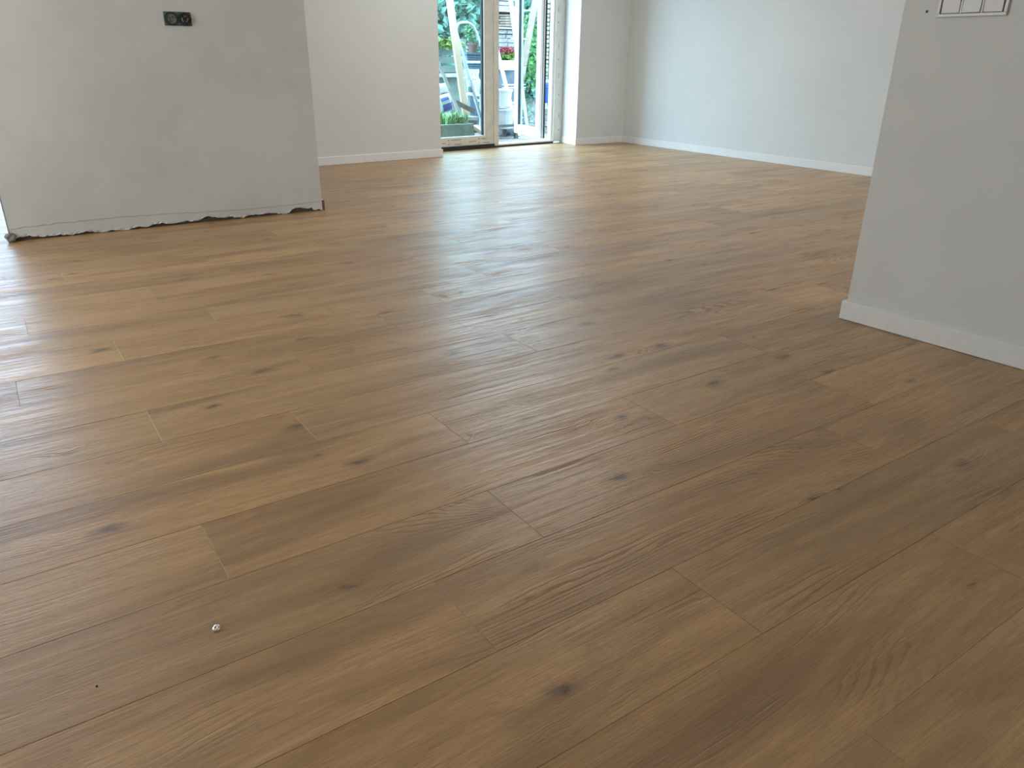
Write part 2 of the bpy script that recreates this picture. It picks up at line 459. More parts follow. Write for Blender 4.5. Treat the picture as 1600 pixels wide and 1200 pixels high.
# near wall on the right
NU = 2.686; NV = 1.600
NA, NB = (NU, NV), (NU+0.128, -1.2)     # runs back past the camera, a touch out of square
wall('wall_near_right', [NA, NB, (NB[0]+0.16, NB[1]), (NU+0.16, NV)])

# ------------------------------------------------------------------ skirting
def skirt(name, pts, side, label, h=0.0745, th=0.0135, z0=0.0015):
    """board along a polyline, mitred at the corners; side +1 = to the left of travel"""
    P = [Vector((p[0], p[1], 0)) for p in pts]; n = len(P); outs = []
    for i in range(n):
        ds = []
        if i > 0: ds.append((P[i]-P[i-1]).normalized())
        if i < n-1: ds.append((P[i+1]-P[i]).normalized())
        ns = [Vector((-d.y, d.x, 0))*side for d in ds]
        if len(ns) == 1: o = ns[0]
        else:
            o = ns[0]+ns[1]; o = o/o.length; o = o/max(0.2, o.dot(ns[0]))
        outs.append(o)
    prof = [(0.0, z0), (th, z0), (th, h-0.003), (th-0.003, h), (0.0, h)]
    m = MB(); vs = []; fs = []
    for p, o in zip(P, outs):
        for (d, z) in prof: vs.append((p.x+o.x*d, p.y+o.y*d, z))
    k = len(prof)
    for i in range(n-1):
        for j in range(k):
            a, b_, c, d = i*k+j, i*k+(j+1) % k, (i+1)*k+(j+1) % k, (i+1)*k+j
            fs.append((a, b_, c, d) if side < 0 else (d, c, b_, a))
    fs.append(tuple(range(k))); fs.append(tuple(reversed(range((n-1)*k, n*k))))
    m.add(vs, fs)
    o = m.build(name, M_SKIRT); tag(o, label, None, None, 'structure'); return o
skirt('baseboard_near', [(NU+0.16, NV), NA, NB], 1 if False else -1, 'white skirting board along the near wall')
skirt('baseboard_back', [(0.35, 6.90), BL0, BL1, (3.90, 7.385)], -1, 'white skirting board on the garden wall beside the door')
skirt('baseboard_reveal', [(5.848, 7.52), (5.80, 7.192), (6.52, 7.192), (6.375, -3.0)], -1, 'white skirting board from the door reveal along the side wall')
bp = skirt('baseboard_partition', [(PU1, PV+0.002), (PU1, PV+0.235)], -1, 'white skirting board stub with a raw brown cut end', h=0.07, th=0.017)
MB().box(PU1+0.0005, PU1+0.0168, PV+0.0005, PV+0.0022, 0.0015, 0.066).build('cut_end', M_MDF, bp)['label'] = 'raw brown fibreboard cut end'

# ------------------------------------------------------------------ garden door
DO = Vector((3.93, 7.385, 0)); DD = Vector((5.85-3.93, 7.525-7.385, 0)).normalized(); DN = Vector((-DD.y, DD.x, 0))
DM = Matrix(((DD.x, DN.x, 0, DO.x), (DD.y, DN.y, 0, DO.y), (0, 0, 1, 0), (0, 0, 0, 1)))
def ds(px, py, t=0.0):
    """door-plane coordinates of a pixel (used only to measure)"""
    d = ray(px, py); n = DN; k = (DO+DN*t-CAMPOS).dot(n)/d.dot(n); p = CAMPOS+d*k
    return (p-DO).dot(DD), p.z
door = empty('door_1', DO); tag(door, 'white glazed double garden door, one leaf standing open', None, None, 'structure')
DW = 1.905; DH = 2.20
S_ML, S_MR = ds(771, 150)[0], ds(779, 150)[0]
S_JI, S_JF, S_JR = ds(860, 150)[0], ds(866, 150)[0], ds(878, 150)[0]
print('door', S_ML, S_MR, S_JI, S_JF, S_JR)
MB().box(0, S_ML+0.01, -0.012, 0.075, 0.0, 0.040, DM).build('sill', M_SILL, door)
MB().box(S_ML+0.01, S_JF, -0.006, 0.075, 0.0, 0.018, DM).build('sill', M_SILL, door)
MB().box(S_ML+0.012, S_JF, 0.0, 0.12, 0.018, 0.036, DM).build('threshold', M_UPVC, door, bevel=0.003)
MB().box(-0.03, 0.035, 0.0, 0.075, 0.040, DH, DM).build('jamb', M_FILM, door)
jr = MB().box(S_JF, S_JR+0.01, 0.0, 0.075, 0.018, DH, DM).build('jamb', M_FILM, door)
MB().box(S_JF-0.028, S_JF, 0.02, 0.075, 0.036, DH, DM).build('jamb_stop', M_UPVC, door)
MB().box(-0.03, S_JR+0.01, 0.0, 0.075, DH, DH+0.06, DM).build('head', M_FILM, door)
# left leaf, closed
leaf = empty('leaf', DO); leaf.parent = door; leaf.location = (0, 0, 0)
zb = 0.042; zg = 0.140; sl0 = 0.04; sg1 = ds(757, 150)[0]; sg0 = 0.14
def leafpart(name, a, mat, par, bevel=0.0025): return MB().box(*a, DM).build(name, mat, par, bevel=bevel)
leafpart('bottom_rail', (sl0, S_ML, 0.0, 0.07, zb, zg-0.018), M_FILM, leaf)
leafpart('stile', (sg1+0.018, S_ML, 0.0, 0.07, zg-0.018, DH), M_FILM, leaf)
leafpart('stile', (sl0, sg0-0.018, 0.0, 0.07, zg-0.018, DH), M_FILM, leaf)
leafpart('top_rail', (sg0-0.018, sg1+0.018, 0.0, 0.07, DH-0.10, DH), M_FILM, leaf)
leafpart('glazing_bead', (sg0, sg1, 0.004, 0.03, zg-0.018, zg), M_UPVC, leaf, 0.004)
leafpart('glazing_bead', (sg1, sg1+0.018, 0.004, 0.03, zg-0.018, DH-0.10), M_UPVC, leaf, 0.004)
leafpart('glazing_bead', (sg0-0.018, sg0, 0.004, 0.03, zg-0.018, DH-0.10), M_UPVC, leaf, 0.004)
leafpart('seal', (sg1-0.016, sg1, 0.022, 0.05, zg, DH-0.10), M_SEAL, leaf, 0)
leafpart('pane', (sg0-0.005, sg1+0.005, 0.034, 0.040, zg-0.005, DH-0.10), M_GLASS, leaf, 0)
# cover strip between the leaves
leafpart('mullion', (S_ML, S_MR, -0.008, 0.075, 0.036, DH), M_FILM, door, 0.004)
# print on the protective film: short red and grey dashes with round dots
def dash(px0, py0, px1, py1, h, mat, t=-0.0006):
    a, za = ds(px0, py0); b_, zb_ = ds(px1, py1)
    m = MB(); m.add([DM @ Vector((a, t, za-h/2)), DM @ Vector((b_, t, zb_-h/2)), DM @ Vector((b_, t, zb_+h/2)), DM @ Vector((a, t, za+h/2)),
                     DM @ Vector((a, t+0.0008, za-h/2)), DM @ Vector((b_, t+0.0008, zb_-h/2)), DM @ Vector((b_, t+0.0008, zb_+h/2)), DM @ Vector((a, t+0.0008, za+h/2))],
                    [(0,1,2,3),(4,7,6,5),(0,4,5,1),(3,2,6,7),(0,3,7,4),(1,5,6,2)])
    return m.build('print_mark', mat, door)
for a in ((704, 219.2, 720, 218.3), (733, 221.5, 744, 220.7), (711, 225.8, 720, 225.2), (754, 222.8, 766, 222.2), (752, 216.8, 760, 216.2), (691, 224.2, 696, 224.2)):
    dash(*a, 0.006, M_RED)
for (x, y) in ((701, 219.8), (701.5, 226.3), (748.5, 216.8), (748.5, 223.3)):
    dash(x-0.9, y, x+0.9, y, 0.012, M_GREYPRINT)
for (y0, y1) in ((14, 22), (72, 80), (118, 124), (181, 187)):
    dash(872.6, y0, 873.4, y0, 0.05, M_GREYPRINT)
for y in (35, 93, 148, 203): dash(872.0, y, 873.6, y, 0.015, M_GREYPRINT)
for y in (60, 150): dash(774.4, y, 775.2, y, 0.03, M_GREYPRINT)

# right leaf, swung open to the garden
LO = Vector((5.578, 7.63, 0)); LD = Vector((0.176, 0.772, 0)).normalized(); LN = Vector((LD.y, -LD.x, 0))   # LN: towards +x, the leaf's thickness
LM = Matrix(((LD.x, LN.x, 0, LO.x), (LD.y, LN.y, 0, LO.y), (0, 0, 1, 0), (0, 0, 0, 1)))
leaf2 = empty('leaf', LO); leaf2.parent = door; leaf2.location = LO-DO
LW = 0.80
def lp(name, a, mat, bevel=0.002): return MB().box(*a, LM).build(name, mat, leaf2, bevel=bevel)
def lpx(name, a, mat, bevel=0.002): return lp(name, a, mat, bevel)
lp('bottom_rail', (0, LW, 0, 0.07, 0.05, 0.155), M_UPVC)
lp('top_rail', (0, LW, 0, 0.07, DH-0.1, DH), M_UPVC)
lp('stile', (0, 0.105, 0, 0.07, 0.155, DH-0.1), M_UPVC)
lp('stile', (LW-0.105, LW, 0, 0.07, 0.155, DH-0.1), M_UPVC)
lp('seal', (LW-0.118, LW-0.105, 0.010, 0.04, 0.155, DH-0.1), M_SEAL, 0)
lp('seal', (-0.004, 0.0, 0.055, 0.075, 0.05, DH), M_SEAL, 0)
lp('edge_groove', (-0.0015, 0.0, 0.03, 0.042, 0.05, DH), M_GREYPRINT, 0)
lp('pane', (0.10, LW-0.10, 0.022, 0.028, 0.15, DH-0.1), M_GLASS, 0)
for (a, b_, z) in ((0.14, 0.26, 0.112), (0.34, 0.44, 0.125), (0.50, 0.60, 0.09), (0.22, 0.30, 0.085)):
    lp('print_mark', (a, b_, -0.0006, 0.0004, z-0.003, z+0.003), M_GREYPRINT, 0)

# ------------------------------------------------------------------ window behind the partition (out of frame but lights the floor)
w1 = empty('window_1', Vector((-1.3, 7.05, 0))); tag(w1, 'tall garden window behind the partition', None, None, 'structure')
for (a, b_) in ((-2.10, -2.02), (-0.92, -0.84), (0.27, 0.35)):
    MB().box(a, b_, 7.05, 7.12, 0.0, 2.25).build('window_frame', M_UPVC, w1)
MB().box(-2.10, 0.35, 7.05, 7.12, 0.0, 0.09).build('window_sill', M_UPVC, w1)
for (a, b_) in ((-2.02, -0.92), (-0.84, 0.27)):
    MB().box(a, b_, 7.08, 7.086, 0.09, 2.25).build('pane', M_TINTED, w1)

# frames and panes added around the unseen fill lamps; no openings behind them
def added_window(n, label, c, ax, w, h):
    t = empty('window_%d' % n, Vector(c)); tag(t, label, None, None, 'structure')
    def bx(a0, a1, z0_, z1_, d0, d1, name, mt):
        if ax == 'x': MB().box(c[0]+a0, c[0]+a1, c[1]+d0, c[1]+d1, c[2]+z0_, c[2]+z1_).build(name, mt, t)
        elif ax == 'y': MB().box(c[0]+d0, c[0]+d1, c[1]+a0, c[1]+a1, c[2]+z0_, c[2]+z1_).build(name, mt, t)
        else: MB().box(c[0]+a0, c[0]+a1, c[1]+z0_, c[1]+z1_, c[2]-d1, c[2]-d0).build(name, mt, t)
    for (a0, a1, b0_, b1_) in ((-w/2-0.07, -w/2, -h/2, h/2), (w/2, w/2+0.07, -h/2, h/2), (-w/2-0.07, w/2+0.07, h/2, h/2+0.07), (-w/2-0.07, w/2+0.07, -h/2-0.07, -h/2)):
        bx(a0, a1, b0_, b1_, 0.0, 0.06, 'window_frame', M_UPVC)
    bx(-w/2, w/2, -h/2, h/2, 0.005, 0.012, 'pane', M_GLASS)
added_window(2, 'wide window frame added on the solid outer wall round a fill lamp', (-2.25, 3.45, 1.45), 'y', 1.9, 1.7)
added_window(3, 'window frame added on the solid rear wall round a fill lamp', (0.6, -3.0, 1.45), 'x', 2.8, 1.7)
added_window(4, 'second window frame added on the solid rear wall round a fill lamp', (5.0, -3.0, 1.5), 'x', 2.2, 1.5)
added_window(5, 'flat frame added under the solid ceiling round the fill lamp above the far floor', (4.1, 5.4, HC), 'z', 1.6, 1.8)

# ------------------------------------------------------------------ small things indoors
# socket box in the partition
M_TEAL = simple('teal_box', (0.10, 0.17, 0.15), 0.7, var=0.25, scale=60)
M_WIREGREY = simple('wire_grey', (0.15, 0.16, 0.15), 0.5)
sx0, sx1, sz0, sz1 = 0.988, 1.131, 1.080, 1.150
sb = thing('socket_box', 'open double socket box with loose wires in the partition', 'socket box', ((sx0+sx1)/2, PV-0.002, (sz0+sz1)/2))
MB().box(sx0, sx1, PV-0.003, PV+0.006, sz0, sz1).build('back_plate', M_TEAL, sb, bevel=0.002)
RX = Matrix.Rotation(R(90), 3, 'X')
for i, cx in enumerate((sx0+0.037, sx1-0.034)):
    cz = (sz0+sz1)/2
    ringm = MB().lathe([(0.033, 0.0), (0.034, 0.011), (0.029, 0.012), (0.027, 0.004)], (cx, PV-0.001, cz), 20, RX, closed=True).build('box_ring', M_BLACK, sb, smooth=False)
    MB().lathe([(0.0275, 0.001), (0.0275, 0.0045)], (cx, PV-0.001, cz), 20, RX).build('box_cup', M_BLACK if i else M_WIREGREY, sb)
    for k, cm in enumerate(((0.30, 0.06, 0.07), (0.25, 0.27, 0.30), (0.10, 0.13, 0.25)) if i else ((0.20, 0.20, 0.19), (0.14, 0.15, 0.14))):
        a = 2.1*k+0.6
        pts = [(cx+0.016*math.cos(a+q*0.9), PV-0.006-0.005*math.sin(q*1.5), cz+0.014*math.sin(a+q*1.2)) for q in (0, 0.4, 0.8, 1.2, 1.6)]
        MB().tube(pts, 0.0032, 6).build('wire', simple('wire_colour_%d%d' % (i, k), cm, 0.5), sb, smooth=True)
MB().box(sx0+0.062, sx0+0.080, PV-0.006, PV, (sz0+sz1)/2+0.002, (sz0+sz1)/2+0.010).build('clip', M_BLACK, sb)

# triple light switch on the near wall
ND = (Vector((NB[0]-NA[0], NB[1]-NA[1], 0))).normalized(); NN = Vector((ND.y, -ND.x, 0))
if NN.x > 0: NN = -NN
def nm(s, d, z): return Vector((NA[0], NA[1], 0))+ND*s+NN*d+Vector((0, 0, z))
NMX = Matrix(((ND.x, NN.x, 0, NA[0]), (ND.y, NN.y, 0, NA[1]), (0, 0, 1, 0), (0, 0, 0, 1)))
s0 = NV-1.483; s1 = NV-1.270; z0 = 1.068; z1 = z0+0.081
sw = thing('light_switch', 'white triple rocker light switch on the near wall', 'light switch', nm((s0+s1)/2, 0, (z0+z1)/2))
fr = MB()
fr.box(s0, s1, 0, 0.010, z0, z0+0.0095, NMX); fr.box(s0, s1, 0, 0.010, z1-0.0095, z1, NMX)
fr.box(s0, s0+0.0095, 0, 0.010, z0+0.0095, z1-0.0095, NMX); fr.box(s1-0.0095, s1, 0, 0.010, z0+0.0095, z1-0.0095, NMX)
for k in (1, 2):
    c = s0+0.0095+(s1-s0-0.019)*k/3; fr.box(c-0.003, c+0.003, 0, 0.009, z0+0.0095, z1-0.0095, NMX)
fr.build('cover_frame', M_SWITCH, sw, bevel=0.0015)
MB().box(s0+0.008, s1-0.008, -0.001, 0.003, z0+0.008, z1-0.008, NMX).build('mounting_plate', M_BLACK, sw)
for k in range(3):
    a = s0+0.0095+(s1-s0-0.019)*k/3+0.0045; b_ = s0+0.0095+(s1-s0-0.019)*(k+1)/3-0.0045
    t0, t1 = ((0.0085, 0.0125) if k != 1 else (0.013, 0.008))
    m = MB(); za, zb2 = z0+0.011, z1-0.011
    vs = [NMX @ Vector(p) for p in ((a,0.002,za),(b_,0.002,za),(b_,0.002,zb2),(a,0.002,zb2),(a,t0,za),(b_,t0,za),(b_,t1,zb2),(a,t1,zb2))]
    m.add(vs, [(0,1,2,3),(7,6,5,4),(0,4,5,1),(1,5,6,2),(2,6,7,3),(3,7,4,0)])
    m.build('rocker', M_SWITCH, sw, bevel=0.001)
# dark screw hole beside it
q = nm(NV-1.520, 0, 1.087)
hm = MB(); RY = Matrix.Rotation(R(90), 3, 'Y')
hm.lathe([(0.0042, -0.001), (0.0042, 0.0012), (0.0025, 0.0014)], q, 12, Matrix.Rotation(R(-90), 3, 'Y'))
tag(hm.build('wall_plug', M_BLACK, origin=q), 'small dark plugged screw hole next to the light switch', 'wall plug')

# metal eyelet left on the floor
e0 = flr(338.5, 984)
RT = Matrix.Rotation(R(-24), 3, 'Y') @ Matrix.Rotation(R(18), 3, 'X')
em = MB().lathe([(0.0016, 0.0), (0.0070, 0.0), (0.0074, 0.0009), (0.0056, 0.0027), (0.0028, 0.0036), (0.0016, 0.0026)], (0, 0, 0), 24, RT, closed=True)
zmin = min(p[2] for p in em.v); em.v = [(p[0]+e0.x, p[1]+e0.y, p[2]-zmin) for p in em.v]
tag(em.build('metal_eyelet', M_STEEL, smooth=True, origin=e0), 'small shiny metal eyelet lying on the plank floor', 'eyelet')
M_DIRT = simple('dark_crumb', (0.03, 0.02, 0.012), 0.9)
e1 = flr(151.5, 1073)
tag(crumb('dirt_crumb', (e1.x, e1.y, 0), 0.0019, M_DIRT, 8), 'tiny dark crumb on the planks by the frame corner', 'crumb')

# ------------------------------------------------------------------ garden
GZ = -0.05
M_GROUND = simple('terrace_sand', (0.160, 0.140, 0.110), 0.9, var=0.2, scale=9, bump=0.01)
M_PAVER = simple('paver', (0.200, 0.180, 0.150), 0.85, var=0.15, scale=14, bump=0.004)
M_PINE = simple('pine_plank', (0.470, 0.320, 0.205), 0.6, var=0.12, scale=3, stretch=(1, 1, 0.2))
M_PINKWOOD = simple('pinkish_plank', (0.27, 0.17, 0.12), 0.6, var=0.12, scale=3, stretch=(1, 1, 0.2))
M_PALEWOOD = simple('pale_board', (0.310, 0.280, 0.245), 0.7, var=0.15, scale=8)
M_BROWNWOOD = simple('weathered_board', (0.130, 0.100, 0.075), 0.8, var=0.25, scale=8)
M_MOSS = simple('mossy_board', (0.110, 0.140, 0.110), 0.85, var=0.3, scale=9, c2=(0.060, 0.075, 0.065))
M_PLANTER = simple('mossy_concrete', (0.180, 0.210, 0.170), 0.85, var=0.15, scale=14, bump=0.006)
M_LEAF = simple('leaf_green', (0.100, 0.240, 0.100), 0.55, scale=4, c2=(0.050, 0.150, 0.070))
M_TEALLEAF = simple('leaf_far', (0.150, 0.270, 0.200), 0.6, scale=1.5, c2=(0.080, 0.170, 0.130))
M_LIME = simple('leaf_lime', (0.150, 0.210, 0.030), 0.55, scale=8, c2=(0.080, 0.150, 0.020))
M_GRASS = simple('grass_green', (0.130, 0.270, 0.060), 0.6, scale=8, c2=(0.070, 0.190, 0.050))
M_WHITEP = simple('white_plastic', (0.360, 0.370, 0.360), 0.4, var=0.03)
M_BLUEP = simple('blue_print', (0.020, 0.055, 0.210), 0.5)
M_CRATE = simple('blue_grey_crate', (0.120, 0.190, 0.260), 0.6, var=0.15)
M_TERRA = simple('terracotta', (0.140, 0.080, 0.065), 0.8, var=0.15)
M_SLATE = simple('slate_sheet', (0.075, 0.095, 0.110), 0.7, var=0.2, scale=10)
M_STONE = simple('pale_stone', (0.240, 0.235, 0.220), 0.85, var=0.2, scale=20, bump=0.006)
M_BARK = simple('firewood', (0.225, 0.180, 0.135), 0.85, var=0.2, scale=30)
M_DARKWOOD = simple('dark_rack_wood', (0.018, 0.014, 0.011), 0.85, var=0.2)
M_PINK = simple('pink_petals', (0.310, 0.030, 0.050), 0.6, var=0.2, scale=40)
M_BLUEDRUM = simple('blue_drum', (0.010, 0.065, 0.250), 0.4)
M_REDPOT = simple('red_pot', (0.250, 0.030, 0.045), 0.5)

ter = empty('ground', Vector((5.0, 12.0, GZ))); tag(ter, 'sandy terrace ground with a few pale pavers', None, None, 'structure')
MB().box(-14, 22, 7.66, 34, GZ-0.3, GZ-0.012).build('soil', M_GROUND, ter)
pv = None
for i in range(5):
    for k in range(3):
        x = 4.3+i*0.42; y = 7.68+k*0.42
        m = MB().box(-0.2, 0.2, -0.2, 0.2, -0.03, 0.012)
        o = m.build('paver', M_PAVER, ter, bevel=0.006, origin=None); o.location = Vector((x+0.2, y+0.2, GZ-0.012))-ter.location

def leaves(n, c, rad, size, seed, mat, name, parent, droop=0.0, shell=0.35):
    rr = random.Random(seed); m = MB(); c = Vector(c)
    for i in range(n):
        while True:
            p = Vector((rr.uniform(-1, 1), rr.uniform(-1, 1), rr.uniform(-1, 1)))
            if shell < p.length < 1: break
        q = c+Vector((p.x*rad[0], p.y*rad[1], p.z*rad[2]))
        d = Vector((rr.gauss(0, 1), rr.gauss(0, 1), rr.gauss(0, 0.7)-droop)).normalized()
        s = d.cross(Vector((rr.gauss(0, 1), rr.gauss(0, 1), rr.gauss(0, 1)))).normalized()
        L_ = size*rr.uniform(0.6, 1.4); w_ = L_*0.35; n_ = d.cross(s)*L_*0.12
        m.add([q, q+d*L_*0.5+s*w_+n_, q+d*L_, q+d*L_*0.5-s*w_+n_], [(0, 1, 2), (0, 2, 3)])
    return m.build(name, mat, parent)
def blades(n, c, rad, h, seed, mat, name, parent, lean=0.5, wd_=0.006):
    rr = random.Random(seed); m = MB()
    for i in range(n):
        b0 = Vector((c[0]+rr.uniform(-1, 1)*rad[0], c[1]+rr.uniform(-1, 1)*rad[1], c[2]))
        a = rr.uniform(0, 2*math.pi); d = Vector((math.cos(a), math.sin(a), 0)); hh = h*rr.uniform(0.5, 1.2); ln = lean*hh*rr.uniform(0.2, 1.3)
        s = Vector((-d.y, d.x, 0))*wd_
        p = [b0, b0+d*ln*0.25+Vector((0, 0, hh*0.6)), b0+d*ln*0.7+Vector((0, 0, hh*0.95)), b0+d*ln*1.3+Vector((0, 0, hh*0.85))]
        m.add([p[0]-s, p[0]+s, p[1]-s, p[1]+s, p[2]-s*0.7, p[2]+s*0.7, p[3]], [(0,1,3,2),(2,3,5,4),(4,5,6)])
    return m.build(name, mat, parent)

# far trees
def tree(label, x, y, h, r, seed, mat, n=2600):
    t = thing('tree', label, 'tree', (x, y, GZ), 'trees behind the garden')
    MB().tube([(x, y, GZ), (x+0.05, y, GZ+h*0.3), (x-0.04, y+0.05, GZ+h*0.75)], [0.12, 0.10, 0.05], 8).build('trunk', M_BROWNWOOD, t, smooth=True)
    leaves(n*2, (x, y, GZ+h*0.56), (r, r*0.8, h*0.5), 0.19, seed, mat, 'foliage', t, 0.3, 0.2)
tree('teal green leafy tree behind the mossy garden fence', 8.4, 15.6, 3.3, 1.4, 21, M_TEALLEAF, 4200)
tree('dense green tree behind the blue slatted crate', 11.7, 16.3, 3.4, 1.5, 22, M_TEALLEAF, 4200)
tree('green tree seen through the open leaf of the door', 15.1, 16.3, 3.3, 1.4, 23, M_LEAF, 3600)
tree('broad tree beyond the stacked stone rack', 18.3, 15.3, 3.2, 1.2, 24, M_LEAF, 3000)
hg = thing('hedge', 'tall teal green hedge closing off the garden', 'hedge', (7, 19.3, GZ))
leaves(24000, (7, 19.5, GZ+1.2), (13, 0.7, 1.45), 0.26, 25, M_TEALLEAF, 'foliage', hg, 0.3, 0.0)
MB().box(-5, 19.5, 19.6, 20.0, GZ-0.02, 2.0).build('inner_growth', M_TEALLEAF, hg)

# mossy board fence with ivy
VF = 12.4
fa, fb_ = at(676, 60, VF), at(728, 60, VF)
fe = thing('board_fence', 'weathered mossy board fence with ivy along its top', 'fence', (fa.x, VF, GZ))
for (ya, yb) in ((60.5, 72), (74, 86.5), (88.5, 99), (103, 113)):
    ztop = at(700, ya, VF).z; zbot = at(700, yb, VF).z
    MB().box(fa.x-0.4, fb_.x, VF, VF+0.03, zbot, ztop).build('board', M_MOSS, fe)
ztop = at(700, 114.5, VF).z; zbot = at(700, 120.5, VF).z
MB().box(fa.x-0.4, fb_.x, VF-0.05, VF, zbot, ztop).build('rail', M_PALEWOOD, fe)
for u in (fa.x+0.1, fb_.x-0.06): MB().box(u, u+0.07, VF+0.03, VF+0.1, GZ-0.02, at(700, 60, VF).z).build('post', M_MOSS, fe)
MB().box(fa.x-0.4, fb_.x, VF+0.05, VF+0.07, GZ-0.02, at(700, 110, VF).z).build('backing', M_MOSS, fe)
ic = at(700, 67, VF-0.14); iv = thing('ivy', 'light green ivy trailing over the mossy fence', 'ivy', (ic.x, ic.y, ic.z-0.1))
leaves(240, ic, (0.30, 0.06, 0.07), 0.07, 31, M_LIME, 'foliage', iv, 0.4, 0.0)

# planter trough with grass
VP = 8.15
pr = at(740.5, 193, VP); pzt = pr.z
pt = thing('planter_trough', 'mossy concrete trough with tufts of grass outside the door', 'planter', (4.6, VP+0.17, GZ))
MB().box(4.02, pr.x, VP, VP+0.05, GZ-0.01, pzt).build('wall_panel', M_PLANTER, pt, bevel=0.006)
MB().box(4.02, pr.x, VP+0.30, VP+0.35, GZ-0.01, pzt).build('wall_panel', M_PLANTER, pt, bevel=0.006)
MB().box(4.02, 4.07, VP+0.05, VP+0.30, GZ-0.01, pzt).build('wall_panel', M_PLANTER, pt, bevel=0.006)
MB().box(pr.x-0.05, pr.x, VP+0.05, VP+0.30, GZ-0.01, pzt).build('wall_panel', M_PLANTER, pt, bevel=0.006)
MB().box(4.07, pr.x-0.05, VP+0.05, VP+0.30, GZ-0.01, pzt-0.02).build('soil', M_BROWNWOOD, pt)
gx = at(708, 190, VP+0.17).x
blades(150, (gx, VP+0.14, pzt-0.02), (0.17, 0.10), 0.14, 41, M_GRASS, 'grass_blades', pt, 0.7)
blades(26, (at(730, 190, VP).x, VP+0.12, pzt-0.02), (0.06, 0.08), 0.10, 42, M_PALEWOOD, 'dry_blades', pt, 1.8, 0.004)
lc = at(713.5, 188, VP+0.12)
leaves(45, (lc.x, lc.y, lc.z), (0.05, 0.05, 0.05), 0.06, 43, M_LIME, 'lime_leaves', pt, 0.1, 0.0)

# boards lying and leaning
def board(name, label, a, b_, w, h, mat, up=(0, 0, 1), cat='board'):
    o = MB().bar(a, b_, w, h, up).build(name, mat, origin=((Vector(a)+Vector(b_))/2), bevel=0.003); tag(o, label, cat); return o
VB = 8.72
b0 = at(727.8, 181, VB); b1 = at(702.5, 0, VB+0.25); b1 = b0+(b1-b0)*1.25
board('timber_beam', 'long pale pine beam leaning upright outside the closed leaf', b0, b1, 0.083, 0.045, M_PINE, (0, 1, 0), 'beam')
pz = at(715, 181.5, 8.70).z
plt = thing('board_pile', 'stacked pale boards carrying the pine beam and sacks', 'boards', (4.9, 8.8, GZ))
xr = at(743, 184, 8.62).x
for i, (mt, dx, dz) in enumerate(((M_PALEWOOD, 0.0, 0.0), (M_BROWNWOOD, -0.03, 0.05), (M_PALEWOOD, -0.10, 0.10), (M_BROWNWOOD, -0.02, 0.15), (M_PALEWOOD, -0.06, 0.20), (M_BROWNWOOD, -0.04, 0.25))):
    if pz-dz-0.045 < GZ: break
    MB().box(4.1, xr+dx, 8.54, 9.22, pz-dz-0.045, pz-dz-0.002).build('board', mt, plt, bevel=0.003)
MB().box(4.15, xr-0.12, 8.66, 8.94, GZ-0.012, pz-0.29 if pz-0.29 > GZ+0.02 else GZ+0.03).build('bearer', M_BROWNWOOD, plt)
board('wooden_lath', 'thin whitewashed lath leaning across the sacks', at(719, 180.5, 8.57), at(684.5, 97, 8.66), 0.035, 0.03, M_PALEWOOD, (0, 1, 0))
board('grey_board', 'weathered grey board slanting down across the pine beam', at(711.5, 159.5, 8.665), at(742, 174.5, 8.645), 0.02, 0.055, M_BROWNWOOD, (0, 0, 1))
ka = at(741.5, 198.5, 8.35); kb = at(757.5, 209.5, 8.0); ka.z = max(ka.z, GZ+0.03); kb.z = max(kb.z, GZ+0.03)
board('kerb_board', 'pale sawn board lying beside the concrete trough', ka, kb, 0.05, 0.05, M_PINE)

# sacks with blue print
def sack(name, label, px0, px1, py0, py1, v, tilt, prints, seed):
    a = at(px0, py1, v); b_ = at(px1, py0, v); c = (a+b_)/2; w = b_.x-a.x; h = b_.z-a.z; d = 0.16
    t = thing(name, label, 'sack', (c.x, v+d/2, a.z), 'printed sacks outside')
    rr = random.Random(seed); m = MB(); nx, nz = 8, 8; vs = []; fs = []
    rot = Matrix.Rotation(R(tilt), 3, 'Y')
    def pos(x, z, side):
        e = (1-abs(2*x-1)**4)*(1-abs(2*z-1)**4)
        p = Vector(((x-0.5)*w*(0.96+0.04*e), (-side)*d/2*(0.25+0.75*e), (z-0.5)*h))
        return rot @ p+Vector((c.x, v+d/2, c.z))
    for side in (1, -1):
        base = len(vs)
        for i in range(nx+1):
            for j in range(nz+1): vs.append(pos(i/nx, j/nz, side)+Vector((rr.uniform(-1, 1), rr.uniform(-1, 1), rr.uniform(-1, 1)))*0.002)
        for i in range(nx):
            for j in range(nz):
                q_ = (base+i*(nz+1)+j, base+(i+1)*(nz+1)+j, base+(i+1)*(nz+1)+j+1, base+i*(nz+1)+j+1)
                fs.append(q_ if side == 1 else tuple(reversed(q_)))
    N1 = (nx+1)*(nz+1)
    ed = [i*(nz+1) for i in range(nx+1)]+[nx*(nz+1)+j for j in range(1, nz+1)]+[i*(nz+1)+nz for i in range(nx-1, -1, -1)]+[j for j in range(nz-1, 0, -1)]
    for i in range(len(ed)):
        a_, b2 = ed[i], ed[(i+1) % len(ed)]; fs.append((b2, a_, a_+N1, b2+N1))
    m.add(vs, fs); m.build('bag', M_WHITEP, t, smooth=True)
    for (x0, x1, z0_, z1_, mt) in prints:
        m = MB(); vs = []; fs = []; k = 5
        for i in range(k+1):
            for j in range(k+1):
                p = pos(x0+(x1-x0)*i/k, z0_+(z1_-z0_)*j/k, 1); vs.append(p+Vector((0, -0.004, 0)))
        for i in range(k):
            for j in range(k): fs.append((i*(k+1)+j, (i+1)*(k+1)+j, (i+1)*(k+1)+j+1, i*(k+1)+j+1))
        m.add(vs, fs); m.build('printed_panel', mt, t, smooth=True)
